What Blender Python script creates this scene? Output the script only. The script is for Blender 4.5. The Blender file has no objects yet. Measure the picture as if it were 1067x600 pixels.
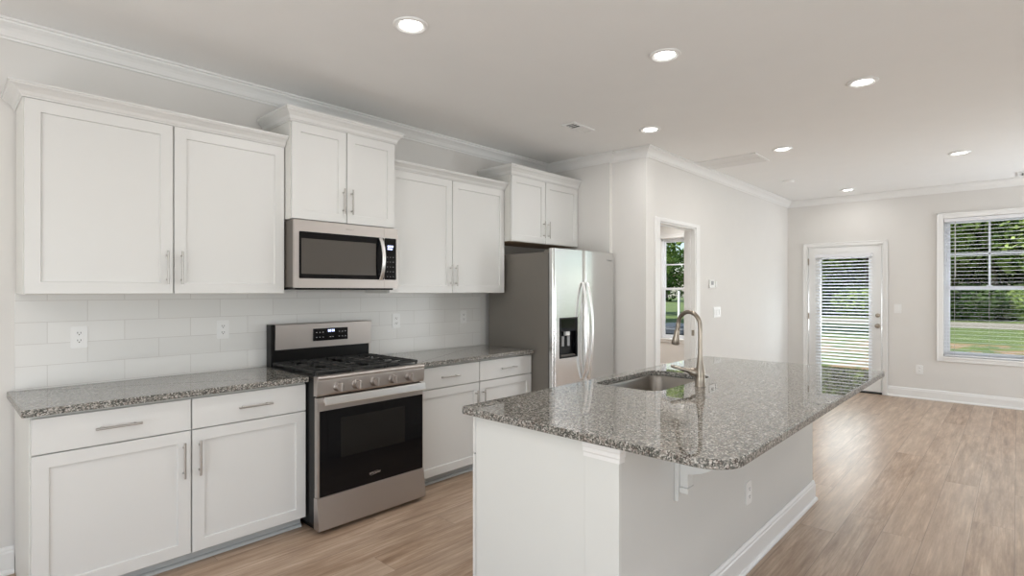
import bpy, bmesh, math, random
from mathutils import Vector, Matrix
random.seed(7)
S = bpy.context.scene
COL = S.collection
PI = math.pi

# ------------------------------------------------------------------ camera, world, lights, exposure
H = 1.4087
cam_d = bpy.data.cameras.new('camera')
cam = bpy.data.objects.new('camera', cam_d); COL.objects.link(cam)
cam.location = (0, 0, H)
cam.rotation_euler = (PI/2, 0, 0.7502 - PI/2)
cam_d.sensor_width = 36; cam_d.sensor_fit = 'HORIZONTAL'
cam_d.lens = 36*564.52/1067
cam_d.shift_x = -0.00047; cam_d.shift_y = 3.36/1067
cam_d.clip_start = 0.05; cam_d.clip_end = 400
S.camera = cam
S.view_settings.view_transform = 'Standard'; S.view_settings.look = 'None'
S.view_settings.gamma = 1; S.view_settings.use_curve_mapping = False
S.view_settings.exposure = 0.15

EXT = 1.0          # daylight level outdoors
W = bpy.data.worlds.new('sky'); S.world = W; W.use_nodes = True
wn = W.node_tree; bgn = wn.nodes['Background']
sky = wn.nodes.new('ShaderNodeTexSky'); sky.sky_type = 'NISHITA'
sky.sun_disc = False; sky.sun_elevation = math.radians(52); sky.sun_rotation = math.radians(-60)
sky.air_density = 1.0; sky.dust_density = 1.0
wn.links.new(sky.outputs[0], bgn.inputs['Color']); bgn.inputs['Strength'].default_value = 0.20

sd = bpy.data.lights.new('sun', 'SUN'); sd.energy = 6.0; sd.angle = math.radians(0.6); sd.color = (1, .95, .86)
sun = bpy.data.objects.new('sun', sd); COL.objects.link(sun)
sun.rotation_euler = Vector((0.45, -0.38, -0.85)).to_track_quat('-Z', 'Y').to_euler()

def area(name, loc, direction, sx, sy, power, color=(1, 1, 1)):
    l = bpy.data.lights.new(name, 'AREA'); l.shape = 'RECTANGLE'; l.size = sx; l.size_y = sy
    l.energy = power; l.color = color
    o = bpy.data.objects.new(name, l); COL.objects.link(o); o.location = loc
    o.rotation_euler = Vector(direction).to_track_quat('-Z', 'Z').to_euler()
    return o
# far-wall window daylight, plus added fill lamps; all tilted up to brighten the ceiling
area('fill_front', (-3.3, 0.4, .9), (1, 0, 1.8), 3.6, 2.0, 112, (.95, .98, 1))  # added fill lamp behind the camera, outside an unseen opening
area('fill_right_near', (0.6, -3.5, .9), (0, 1, 1.8), 2.4, 2.0, 72, (.95, .98, 1))  # added fill off the right side, lifting kitchen and ceiling
area('fill_right_far', (7.75, -3.5, .9), (-.15, 1, 1.8), 2.0, 2.0, 146, (.92, .965, 1))  # added unseen fill lamp brightening the far end of the room
for _n, _y, _w in (('first', .25, 13), ('second', -.85, 2.3), ('third', -2.1, 3.5)):
    area('daylight_back_' + _n, (9.3, _y, 1.40), (-1, 0, .25), .98, 1.9, _w, (.93, .97, 1))
area('daylight_door', (9.3, 1.80, 1.12), (-1, 0, .2), .65, 1.7, 26, (.93, .97, 1))
area('daylight_side_room', (9.3, 4.2, 1.40), (-1, 0, .25), .95, 1.9, 6, (.94, .98, 1))
DOWNLIGHT_W = 5.0

# ------------------------------------------------------------------ materials
MATS = {}
class N:
    """tiny node helper"""
    def __init__(s, name):
        s.m = bpy.data.materials.new(name); s.m.use_nodes = True; s.t = s.m.node_tree
        s.b = s.t.nodes['Principled BSDF']; s.out = s.t.nodes['Material Output']
        MATS[name] = s.m
    def n(s, t, **kw):
        x = s.t.nodes.new(t)
        for k, v in kw.items(): setattr(x, k, v)
        return x
    def link(s, a, b): s.t.links.new(a, b)
    def val(s, sock, v):
        if hasattr(v, 'is_linked') or hasattr(v, 'links'): s.link(v, sock)
        else: sock.default_value = v
    def math(s, op, a, b=0.0, c=None):
        x = s.n('ShaderNodeMath', operation=op); s.val(x.inputs[0], a); s.val(x.inputs[1], b)
        if c is not None: s.val(x.inputs[2], c)
        return x.outputs[0]
    def coord(s): return s.n('ShaderNodeTexCoord').outputs['Object']
    def pos(s): return s.n('ShaderNodeNewGeometry').outputs['Position']
    def mapping(s, v, scale=(1, 1, 1), loc=(0, 0, 0)):
        x = s.n('ShaderNodeMapping'); s.link(v, x.inputs['Vector'])
        x.inputs['Scale'].default_value = scale; x.inputs['Location'].default_value = loc
        return x.outputs[0]
    def noise(s, v, scale, detail=2, rough=.5):
        x = s.n('ShaderNodeTexNoise'); s.link(v, x.inputs['Vector'])
        x.inputs['Scale'].default_value = scale; x.inputs['Detail'].default_value = detail
        x.inputs['Roughness'].default_value = rough
        return x.outputs[0]
    def ramp(s, f, stops, interp='LINEAR'):
        x = s.n('ShaderNodeValToRGB'); s.link(f, x.inputs[0]); e = x.color_ramp; e.interpolation = interp
        while len(e.elements) < len(stops): e.elements.new(.5)
        for el, (p, c) in zip(e.elements, stops): el.position = p; el.color = (*c, 1)
        return x.outputs[0]
    def mix(s, f, a, b, mode='MIX'):
        x = s.n('ShaderNodeMix', data_type='RGBA', blend_type=mode)
        s.val(x.inputs[0], f)
        s.val(x.inputs[6], a if hasattr(a, 'links') else (*a, 1)); s.val(x.inputs[7], b if hasattr(b, 'links') else (*b, 1))
        return x.outputs[2]
    def bump(s, h, strength=.1, dist=.001):
        x = s.n('ShaderNodeBump'); s.link(h, x.inputs['Height'])
        x.inputs['Strength'].default_value = strength; x.inputs['Distance'].default_value = dist
        s.link(x.outputs[0], s.b.inputs['Normal'])
    def col(s, c): s.val(s.b.inputs['Base Color'], c if hasattr(c, 'links') else (*c, 1))
    def set(s, rough=.5, metal=0, spec=.5, coat=0):
        s.b.inputs['Roughness'].default_value = rough; s.b.inputs['Metallic'].default_value = metal
        s.b.inputs['Specular IOR Level'].default_value = spec; s.b.inputs['Coat Weight'].default_value = coat

def paint(name, c, rough=.45, var=.015, bump=.02, spec=.5):
    k = N(name); v = k.coord(); f = k.noise(v, 6, 3)
    k.col(k.mix(f, tuple(x*(1-var) for x in c), tuple(min(1, x*(1+var)) for x in c)))
    k.set(rough, spec=spec)
    if bump: k.bump(k.noise(v, 350, 2), bump, .0006)
    return k.m
def metal(name, c, rough=.28, axis='x', var=.06, met=1.0):
    k = N(name); v = k.coord()
    sc = {'x': (3, 1400, 1400), 'z': (1400, 1400, 3), 'y': (1400, 3, 1400)}[axis]
    f = k.noise(k.mapping(v, sc), 1, 3)
    k.col(k.mix(f, tuple(x*(1-var) for x in c), tuple(min(1, x*(1+var)) for x in c)))
    k.set(rough, met); r = k.math('MULTIPLY_ADD', f, .06, rough-.03); k.link(r, k.b.inputs['Roughness'])
    return k.m
def glow(name, c, st):
    k = N(name); k.col((.8, .8, .8)); k.b.inputs['Emission Color'].default_value = (*c, 1)
    k.b.inputs['Emission Strength'].default_value = st; return k.m

wall_m = paint('wall_paint', (.76, .745, .72), .75)
ceil_m = paint('ceiling_paint', (.90, .90, .89), .85)
trim_m = paint('trim_paint', (.86, .86, .85), .32, bump=0)
cab_m = paint('cabinet_paint', (.735, .735, .72), .35, .008, 0)
carc_m = paint('cabinet_box_paint', (.74, .735, .70), .45, .008, 0)
island_m = paint('island_paint', (.74, .75, .725), .4, .01, 0)
knee_m = paint('kneewall_paint', (.70, .70, .68), .5, .01, 0)
ply_m = paint('cabinet_underside', (.34, .22, .13), .5, .1, 0)
plastic_m = paint('white_plastic', (.86, .86, .85), .3, .003, 0)
toe_shade_m = paint('toe_kick_shade', (.52, .54, .54), .5, .01, 0)  # white trim greyed: shade under the cabinets is put into the colour
dark_m = paint('dark_slot', (.03, .03, .03), .5, 0, 0)
black_m = paint('black_enamel', (.006, .006, .006), .3, .02, 0, .25)
iron_m = paint('cast_iron', (.022, .022, .021), .5, .1, .3, .5)
steel_m = metal('brushed_steel', (.56, .52, .495), .42, 'x', .03)
knob_m = metal('knob_steel', (.40, .37, .35), .35, 'x', .02)
fsteel_m = metal('refrigerator_steel', (.72, .72, .715), .17, 'z', .02)
hsteel_m = metal('polished_steel', (.93, .925, .915), .3, 'x', .02)
nickel_m = metal('brushed_nickel', (.36, .315, .265), .3, 'z', .04)
pull_m = metal('satin_nickel', (.50, .48, .46), .3, 'z', .02)
fside_m = paint('refrigerator_side', (.175, .16, .14), .42, .03, .1)
mwside_m = paint('microwave_side', (.13, .115, .10), .4, .03, .05)
sink_m = metal('sink_steel', (.58, .54, .49), .3, 'x', .03)
blind_m = paint('blind_slat', (.84, .85, .88), .4, .005, 0)
cord_m = paint('blind_cord', (.62, .62, .6), .6, 0, 0)
lens_m = glow('lamp_lens', (1, .985, .95), 9)
disp_m = glow('clock_digits', (.45, .55, 1), 2.2)
label_m = paint('panel_marks', (.35, .35, .36), .5, 0, 0)
rubber_m = paint('rubber_seal', (.05, .05, .05), .7, 0, 0)
vinyl_m = paint('window_vinyl', (.84, .86, .9), .35, .005, 0)

k = N('glass_pane')    # clear window glass: see-through with a faint mirror
tr = k.n('ShaderNodeBsdfTransparent'); gl = k.n('ShaderNodeBsdfGlossy'); gl.inputs['Roughness'].default_value = .02
fr = k.n('ShaderNodeFresnel'); fr.inputs['IOR'].default_value = 1.1
tr.inputs['Color'].default_value = (.97, .985, .98, 1)
mx = k.n('ShaderNodeMixShader'); k.link(fr.outputs[0], mx.inputs[0]); k.link(tr.outputs[0], mx.inputs[1]); k.link(gl.outputs[0], mx.inputs[2])
k.link(mx.outputs[0], k.out.inputs['Surface']); glass_m = k.m

k = N('oven_glass'); k.col((.006, .006, .007)); k.set(.05, spec=.25); ovglass_m = k.m
k = N('oven_window'); k.col((.014, .013, .012)); k.set(.1, spec=.3); ovwin_m = k.m
k = N('microwave_glass'); f = k.noise(k.coord(), 900, 1); k.col(k.mix(f, (.075, .068, .06), (.10, .09, .08))); k.set(.18, spec=.5); mwglass_m = k.m

# speckled granite
k = N('granite'); v = k.coord()
vo = k.n('ShaderNodeTexVoronoi'); k.link(v, vo.inputs['Vector']); vo.inputs['Scale'].default_value = 190
vb = k.n('ShaderNodeTexVoronoi'); k.link(k.mapping(v, loc=(3, 1, 7)), vb.inputs['Vector']); vb.inputs['Scale'].default_value = 95
sep = k.n('ShaderNodeSeparateColor'); k.link(vo.outputs['Color'], sep.inputs[0])
sep2 = k.n('ShaderNodeSeparateColor'); k.link(vb.outputs['Color'], sep2.inputs[0])
c1 = k.ramp(sep.outputs[0], [(0, (.008, .009, .008)), (.27, (.075, .08, .07)), (.46, (.22, .21, .19)), (.68, (.41, .38, .345)), (.88, (.62, .60, .565))], 'CONSTANT')
c2 = k.ramp(sep2.outputs[1], [(0, (.17, .17, .15)), (.3, (.30, .29, .26)), (.55, (.31, .25, .215)), (.8, (.40, .385, .355))], 'CONSTANT')
f = k.noise(v, 60, 3)
c = k.mix(k.math('MULTIPLY', f, .6), c1, c2)
k.col(c); k.set(.015, spec=1.0); k.b.inputs['IOR'].default_value = 1.62; granite_m = k.m

edge_m = granite_m.copy(); edge_m.name = 'granite_edge'
eb = edge_m.node_tree.nodes['Principled BSDF']; eb.inputs['Roughness'].default_value = .3; eb.inputs['Specular IOR Level'].default_value = .35; eb.inputs['IOR'].default_value = 1.45
def edge_faces(b):
    bmesh.ops.recalc_face_normals(b.bm, faces=b.bm.faces)
    for f in b.bm.faces:
        if abs(f.normal.z) < .8: f.material_index = 1
    return b
# wood-look floor planks running along x
k = N('floor_planks'); v = k.pos()
sp = k.n('ShaderNodeSeparateXYZ'); k.link(v, sp.inputs[0])
PW, PL = .1905, 1.8
r = k.math('DIVIDE', k.math('SUBTRACT', sp.outputs[1], .011), PW)
row = k.math('FLOOR', r); fy = k.math('FRACT', r)
wn1 = k.n('ShaderNodeTexWhiteNoise', noise_dimensions='1D'); k.link(row, wn1.inputs['W'])
xx = k.math('ADD', k.math('DIVIDE', sp.outputs[0], PL), wn1.outputs['Value'])
cx_ = k.math('FLOOR', xx); fx = k.math('FRACT', xx)
idn = k.math('ADD', k.math('MULTIPLY', row, 17.31), k.math('MULTIPLY', cx_, 5.77))
wn2 = k.n('ShaderNodeTexWhiteNoise', noise_dimensions='1D'); k.link(idn, wn2.inputs['W'])
cmb = k.n('ShaderNodeCombineXYZ')
k.link(k.math('MULTIPLY', sp.outputs[0], 1.0), cmb.inputs[0])
k.link(k.math('MULTIPLY', sp.outputs[1], 9.0), cmb.inputs[1])
k.link(k.math('MULTIPLY', idn, 3.1), cmb.inputs[2])
g1 = k.noise(cmb.outputs[0], 2.0, 6, .66)
cmb2 = k.n('ShaderNodeCombineXYZ')
k.link(k.math('MULTIPLY', sp.outputs[0], 2.6), cmb2.inputs[0])
k.link(k.math('MULTIPLY', sp.outputs[1], 85.0), cmb2.inputs[1])
k.link(idn, cmb2.inputs[2])
g2 = k.noise(cmb2.outputs[0], 1.0, 4, .65)
base = k.ramp(g1, [(.3, (.21, .128, .078)), (.45, (.40, .272, .182)), (.58, (.54, .395, .285)), (.72, (.68, .54, .42))])
base = k.mix(k.ramp(g2, [(.35, (.6, .6, .6)), (.62, (0, 0, 0))]), base, (.27, .172, .11))
base = k.mix(k.math('MULTIPLY', wn2.outputs['Value'], .34), base, (.62, .50, .40))
def edge(fr, size):
    d = k.math('MINIMUM', fr, k.math('SUBTRACT', 1.0, fr))
    return k.math('LESS_THAN', d, size)
ed = k.math('MAXIMUM', edge(fy, .0085), edge(fx, .0007))
base = k.mix(k.math('MULTIPLY', ed, .42), base, (.07, .05, .04))
k.col(base); k.set(.33, spec=.45)
k.link(k.math('MULTIPLY_ADD', g2, .15, .27), k.b.inputs['Roughness'])
k.bump(k.math('SUBTRACT', k.math('MULTIPLY', g2, .3), ed), .12, .001)
floor_m = k.m

# glazed white wall tile, offset rows
k = N('wall_tile'); v = k.pos()
sp = k.n('ShaderNodeSeparateXYZ'); k.link(v, sp.inputs[0])
r = k.math('DIVIDE', k.math('SUBTRACT', sp.outputs[2], .9145), .1115)
row = k.math('FLOOR', r); fz = k.math('FRACT', r)
sh = k.math('MULTIPLY', k.math('MODULO', k.math('ABSOLUTE', row), 2.0), .5)
xx = k.math('ADD', k.math('DIVIDE', k.math('SUBTRACT', sp.outputs[0], .077), .333), sh)
fx = k.math('FRACT', xx)
g = k.math('MAXIMUM', edge(fz, .013), edge(fx, .0045))
cb = k.n('ShaderNodeCombineXYZ'); k.link(row, cb.inputs[0]); k.link(k.math('FLOOR', xx), cb.inputs[1])
wn3 = k.n('ShaderNodeTexWhiteNoise'); k.link(cb.outputs[0], wn3.inputs[0])
tc = k.mix(wn3.outputs['Value'], (.76, .755, .735), (.80, .795, .775))
k.col(k.mix(g, tc, (.64, .625, .60))); k.set(.28, spec=.35)
k.bump(k.math('SUBTRACT', k.math('MULTIPLY', k.noise(v, 9, 1), .5), g), .35, .0012)
tile_m = k.m

# outdoors
k = N('lawn_grass'); v = k.pos()
sp = k.n('ShaderNodeSeparateXYZ'); k.link(v, sp.inputs[0])
f = k.noise(k.mapping(v, (.6, 1.4, 1)), 1.0, 7, .78); gg = k.noise(v, 5, 4, .8)
c = k.ramp(f, [(.3, (.05, .08, .02)), (.5, (.12, .155, .045)), (.7, (.24, .27, .095))])
c = k.mix(k.math('MULTIPLY', gg, .7), c, (.08, .14, .04))
s1 = k.noise(k.mapping(v, (.5, 1.1, 1)), 1.0, 6, .72)
near = k.math('MULTIPLY', k.math('GREATER_THAN', sp.outputs[0], 11.5), k.math('LESS_THAN', sp.outputs[0], 25.0))
soil = k.n('ShaderNodeMapRange'); k.link(s1, soil.inputs[0]); soil.inputs[1].default_value = .46; soil.inputs[2].default_value = .55
c = k.mix(k.math('MULTIPLY', soil.outputs[0], k.math('MULTIPLY', near, .85)), c, (.32, .205, .13))
k.col(c); k.set(.9); lawn_m = k.m
road_m = paint('gravel_road', (.24, .22, .19), .9, .12, .2)
def leafmat(name, a, b):
    k = N(name); oi = k.n('ShaderNodeNewGeometry'); f = oi.outputs['Random Per Island']
    c = k.mix(f, a, b); k.col(c); k.set(.8, spec=.08)
    t = k.n('ShaderNodeBsdfTranslucent'); k.link(c, t.inputs['Color'])
    m = k.n('ShaderNodeMixShader'); m.inputs[0].default_value = .4
    k.link(k.b.outputs[0], m.inputs[1]); k.link(t.outputs[0], m.inputs[2]); k.link(m.outputs[0], k.out.inputs['Surface'])
    return k.m
leaf_m = leafmat('leaf_green', (.04, .10, .015), (.52, .66, .22))
leaf_dark_m = leafmat('leaf_dark', (.015, .045, .012), (.14, .24, .06))
leaf_light_m = leafmat('leaf_lime', (.30, .50, .06), (.82, .92, .34))
k = N('tree_bark'); f = k.noise(k.mapping(k.coord(), (6, 6, 1)), 3, 5, .7); k.col(k.ramp(f, [(.35, (.10, .075, .055)), (.65, (.27, .22, .17))])); k.set(.9); bark_m = k.m
k = N('pale_bark'); f = k.noise(k.mapping(k.coord(), (6, 6, 1)), 3, 5, .7); k.col(k.ramp(f, [(.35, (.42, .36, .29)), (.65, (.72, .66, .56))])); k.set(.9); pale_m = k.m
ac_m = paint('condenser_metal', (.055, .065, .085), .5, .05, 0)
post_m = paint('white_post', (.85, .85, .85), .5, .01, 0)

# ------------------------------------------------------------------ mesh helpers
class B:
    def __init__(s): s.bm = bmesh.new()
    def face(s, pts, smooth=False):
        f = s.bm.faces.new([s.bm.verts.new(p) for p in pts]); f.smooth = smooth; return f
    def box(s, x0, x1, y0, y1, z0, z1, bev=0.0, seg=2):
        r = bmesh.ops.create_cube(s.bm, size=1)
        M = Matrix.Translation(((x0+x1)/2, (y0+y1)/2, (z0+z1)/2)) @ Matrix.Diagonal((abs(x1-x0), abs(y1-y0), abs(z1-z0), 1))
        bmesh.ops.transform(s.bm, matrix=M, verts=r['verts'])
        if bev > 0:
            es = list({e for v in r['verts'] for e in v.link_edges})
            bmesh.ops.bevel(s.bm, geom=es, offset=bev, segments=seg, affect='EDGES', profile=.5)
        return s
    def grid(s, rings, closed_u=False, closed_v=False, smooth=False):
        V = [[s.bm.verts.new(p) for p in r] for r in rings]
        n = len(V); m = len(V[0])
        for i in range(n if closed_v else n-1):
            for j in range(m if closed_u else m-1):
                q = [V[i][j], V[i][(j+1) % m], V[(i+1) % n][(j+1) % m], V[(i+1) % n][j]]
                f = s.bm.faces.new(q); f.smooth = smooth
        return V
    def cap(s, ring):
        try: return s.bm.faces.new(ring)
        except ValueError: return None
    def tube(s, pts, r, n=12, cap=True, smooth=True, flat=None):
        pts = [Vector(p) for p in pts]; rs = r if isinstance(r, (list, tuple)) else [r]*len(pts)
        rings = []; prev = None
        for i, p in enumerate(pts):
            t = (pts[min(i+1, len(pts)-1)] - pts[max(i-1, 0)]).normalized()
            if prev is None:
                a = Vector((0, 0, 1)) if abs(t.z) < .9 else Vector((1, 0, 0))
                u = t.cross(a).normalized()
            else: u = (prev - t*prev.dot(t)).normalized()
            prev = u; w = t.cross(u)
            fu, fw = flat if flat else (1, 1)
            rings.append([p + (u*math.cos(2*PI*j/n)*fu + w*math.sin(2*PI*j/n)*fw)*rs[i] for j in range(n)])
        V = s.grid(rings, closed_u=True, smooth=smooth)
        if cap: s.cap(list(reversed(V[0]))); s.cap(V[-1])
        return s
    def lathe(s, c, prof, n=24, axis='z', smooth=True):
        """prof: (radius, height along the axis) from c"""
        c = Vector(c); rings = []
        for (r, h) in prof:
            ring = []
            for j in range(n):
                a = 2*PI*j/n; u, w = r*math.cos(a), r*math.sin(a)
                d = {'z': (u, w, h), 'y': (u, h, w), 'x': (h, u, w)}[axis]
                ring.append(c + Vector(d))
            rings.append(ring)
        V = s.grid(rings, closed_u=True, smooth=smooth)
        s.cap(V[0]); s.cap(V[-1])
        return s
    def prism(s, poly, z0, z1, axis='z', bev=0.0):
        def P(a, b, h): return {'z': (a, b, h), 'y': (a, h, b), 'x': (h, a, b)}[axis]
        lo = [s.bm.verts.new(P(a, b, z0)) for a, b in poly]; hi = [s.bm.verts.new(P(a, b, z1)) for a, b in poly]
        fs = [s.bm.faces.new(lo), s.bm.faces.new(hi)]
        n = len(poly)
        for i in range(n): s.bm.faces.new([lo[i], lo[(i+1) % n], hi[(i+1) % n], hi[i]])
        if bev:
            es = [e for f in fs for e in f.edges]
            bmesh.ops.bevel(s.bm, geom=es, offset=bev, segments=2, affect='EDGES', profile=.5)
        return s
    def sweep(s, path, prof, closed=False):
        """prof (offset to the right of the path, z) swept along a horizontal path with mitred corners"""
        P = [Vector(p) for p in path]; n = len(P); rings = []
        for i in range(n):
            if closed: a, c = P[i-1], P[(i+1) % n]
            else: a = P[i-1] if i else None; c = P[i+1] if i < n-1 else None
            n1 = n2 = None
            if a is not None: d = (P[i]-a).normalized(); n1 = Vector((d.y, -d.x))
            if c is not None: d = (c-P[i]).normalized(); n2 = Vector((d.y, -d.x))
            if n1 is None: n1 = n2
            if n2 is None: n2 = n1
            m = n1+n2; m = m/(m.dot(n1)) if m.length > 1e-6 else n1
            rings.append([Vector((P[i].x+m.x*o, P[i].y+m.y*o, z)) for o, z in prof])
        V = s.grid(rings, closed_u=True, closed_v=closed)
        if not closed: s.cap(list(reversed(V[0]))); s.cap(V[-1])
        return s
    def holes(s, axis, at, th, a0, a1, z0, z1, holes):
        """wall slab on plane axis=at, thickness th, with rectangular holes (a0,a1,z0,z1)"""
        A = sorted({a0, a1, *[h[0] for h in holes], *[h[1] for h in holes]})
        Z = sorted({z0, z1, *[h[2] for h in holes], *[h[3] for h in holes]})
        V = {}
        def v(i, j):
            if (i, j) not in V: V[i, j] = s.bm.verts.new((at, A[i], Z[j]) if axis == 'x' else (A[i], at, Z[j]))
            return V[i, j]
        fs = []
        for i in range(len(A)-1):
            for j in range(len(Z)-1):
                ca, cz = (A[i]+A[i+1])/2, (Z[j]+Z[j+1])/2
                if any(h[0] < ca < h[1] and h[2] < cz < h[3] for h in holes): continue
                fs.append(s.bm.faces.new([v(i, j), v(i+1, j), v(i+1, j+1), v(i, j+1)]))
        r = bmesh.ops.extrude_face_region(s.bm, geom=fs)
        vs = [g for g in r['geom'] if isinstance(g, bmesh.types.BMVert)]
        bmesh.ops.translate(s.bm, verts=vs, vec=(th, 0, 0) if axis == 'x' else (0, th, 0))
        return s

ORG = {}
def obj(name, b, mat, parent=None, loc=None, label=None):
    bmesh.ops.recalc_face_normals(b.bm, faces=b.bm.faces)
    for e in b.bm.edges:
        if len(e.link_faces) == 2 and e.calc_face_angle(0) > .6: e.smooth = False
    o_loc = ORG[parent] if parent else Vector(loc or (0, 0, 0))
    bmesh.ops.translate(b.bm, verts=b.bm.verts, vec=-o_loc)
    me = bpy.data.meshes.new(name); b.bm.to_mesh(me); b.bm.free()
    for m in (mat if isinstance(mat, (list, tuple)) else [mat]): me.materials.append(m)
    o = bpy.data.objects.new(name, me); COL.objects.link(o)
    if parent: o.parent = parent
    else: o.location = o_loc
    ORG[o] = o_loc
    if label: o['label'] = label
    return o
def thing(name, label, cat, loc, group=None, kind=None):
    o = bpy.data.objects.new(name, None); COL.objects.link(o); o.location = loc; o.empty_display_size = .1
    if kind: o['kind'] = kind
    if label: o['label'] = label
    if cat: o['category'] = cat
    if group: o['group'] = group
    ORG[o] = Vector(loc); return o
def tag(o, label, cat, group=None, kind=None):
    o['label'] = label; o['category'] = cat
    if group: o['group'] = group
    if kind: o['kind'] = kind
    return o
def struct(name, b, mat, label=None):
    o = obj(name, b, mat); o['kind'] = 'structure'
    if label: o['label'] = label
    return o
def rrect(x0, x1, y0, y1, r, n=6):
    """rounded rectangle; r a number or four radii for (x0,y0),(x1,y0),(x1,y1),(x0,y1)"""
    R = r if isinstance(r, (list, tuple)) else [r]*4
    out = []
    for (cx, cy, a0, q) in ((x0, y0, PI, R[0]), (x1, y0, 1.5*PI, R[1]), (x1, y1, 0, R[2]), (x0, y1, .5*PI, R[3])):
        ox = cx + q if cx == x0 else cx - q; oy = cy + q if cy == y0 else cy - q
        if q <= 0: out.append((cx, cy)); continue
        for i in range(n+1):
            a = a0 + .5*PI*i/n; out.append((ox+q*math.cos(a), oy+q*math.sin(a)))
    return out
def text_mesh(body, size, depth=.0008, shear=0.0):
    cu = bpy.data.curves.new('writing', 'FONT'); cu.body = body; cu.size = size; cu.extrude = depth
    cu.align_x = 'CENTER'; cu.align_y = 'CENTER'; cu.shear = shear; cu.resolution_u = 3
    t = bpy.data.objects.new('writing', cu); COL.objects.link(t)
    dg = bpy.context.evaluated_depsgraph_get()
    me = bpy.data.meshes.new_from_object(t.evaluated_get(dg))
    bpy.data.objects.remove(t)
    b = B(); b.bm.from_mesh(me)
    return b
def place_text(b, x, y, z):      # text facing -y
    bmesh.ops.transform(b.bm, matrix=Matrix.Translation((x, y, z)) @ Matrix.Rotation(PI/2, 4, 'X'), verts=b.bm.verts)
    return b

# ------------------------------------------------------------------ room shell
YW, XA, YJ, XB, YH, XF = 3.688, 4.505, 2.906, 4.55, 2.536, 8.82
YR, XR = -2.8, -2.6
ZC = 2.75
YS = 5.6           # far wall of the side room
TH = .14
struct('floor', B().box(XR-TH, XF+TH, YR-TH, YS+TH, -.12, 0), floor_m)
struct('ceiling', B().box(XR-TH, XF+TH, YR-TH, YS+TH, ZC, ZC+.15), ceil_m)
struct('wall_left', B().box(XR, XA, YW, YW+.12, 0, ZC), wall_m)
struct('wall_alcove', B().prism([(XA, YW+.12), (XA, YJ), (XB, YJ), (XB, YH), (4.67, YH), (4.67, YW+.12)], 0, ZC), wall_m)
struct('wall_middle', B().holes('y', YH, .115, 4.67, XF, 0, ZC, [(4.796, 5.607, 0, 2.086)]), wall_m)
WIN = [(-.19, .692, .579, 2.335), (-1.45, -.31, .579, 2.335), (3.76, 4.642, .579, 2.335), (-2.59, -1.59, .579, 2.335)]
DOOR = (1.333, 2.27, 0, 2.057)
struct('wall_back', B().holes('x', XF, TH, YR, YS, 0, ZC, WIN+[DOOR]), wall_m)
struct('wall_right', B().holes('y', YR, -TH, XR, XF, 0, ZC, [(-.5, 1.7, .5, 2.4), (6.9, 8.6, .5, 2.4)]), wall_m)  # both openings are made up, cut to admit the added fill lamps
struct('wall_front', B().holes('x', XR, -TH, YR, YW, 0, ZC, [(-1.3, 2.1, .5, 2.4)]), wall_m)  # made-up opening behind the camera, cut for the front fill lamp
struct('wall_side_room', B().box(4.55, XF, YS, YS+.12, 0, ZC), wall_m)
struct('wall_side_room_end', B().box(4.55, 4.67, YW+.121, YS, 0, ZC), wall_m)

outline = [(XR, YW), (XA, YW), (XA, YJ), (XB, YJ), (XB, YH), (XF, YH), (XF, YR), (XR, YR)]
crown_prof = [(.001, ZC-.088), (.011, ZC-.088), (.013, ZC-.078), (.022, ZC-.074), (.026, ZC-.066), (.035, ZC-.05), (.048, ZC-.037),
              (.062, ZC-.028), (.070, ZC-.022), (.072, ZC-.014), (.086, ZC-.012), (.086, ZC-.001), (.001, ZC-.001)]
struct('trim_1', B().sweep(outline, crown_prof, closed=True), trim_m, 'white crown moulding around the ceiling')
bb_prof = [(.001, .001), (.026, .001), (.026, .012), (.022, .019), (.0145, .023), (.0145, .105), (.011, .112), (.011, .122), (.006, .134), (.001, .136)]
struct('baseboard_left', B().sweep([(XR, YW), (.284, YW)], bb_prof), trim_m)
struct('baseboard_alcove', B().sweep([(XA, 3.6), (XA, YJ), (XB, YJ), (XB, YH), (4.712, YH)], bb_prof), trim_m)
struct('baseboard_middle', B().sweep([(5.692, YH), (XF, YH), (XF, 2.325)], bb_prof), trim_m)
struct('baseboard_back', B().sweep([(XF, 1.28), (XF, YR), (XR, YR), (XR, YW-.05)], bb_prof), trim_m)
struct('baseboard_side_room', B().sweep([(XF, YS), (XF, 2.66)], bb_prof), trim_m)

# tile backsplash
struct('backsplash', B().box(.286, 3.51, YW-.009, YW, .895, 1.41, .001, 1), tile_m, 'white offset wall tile between countertop and wall cabinets')

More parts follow.
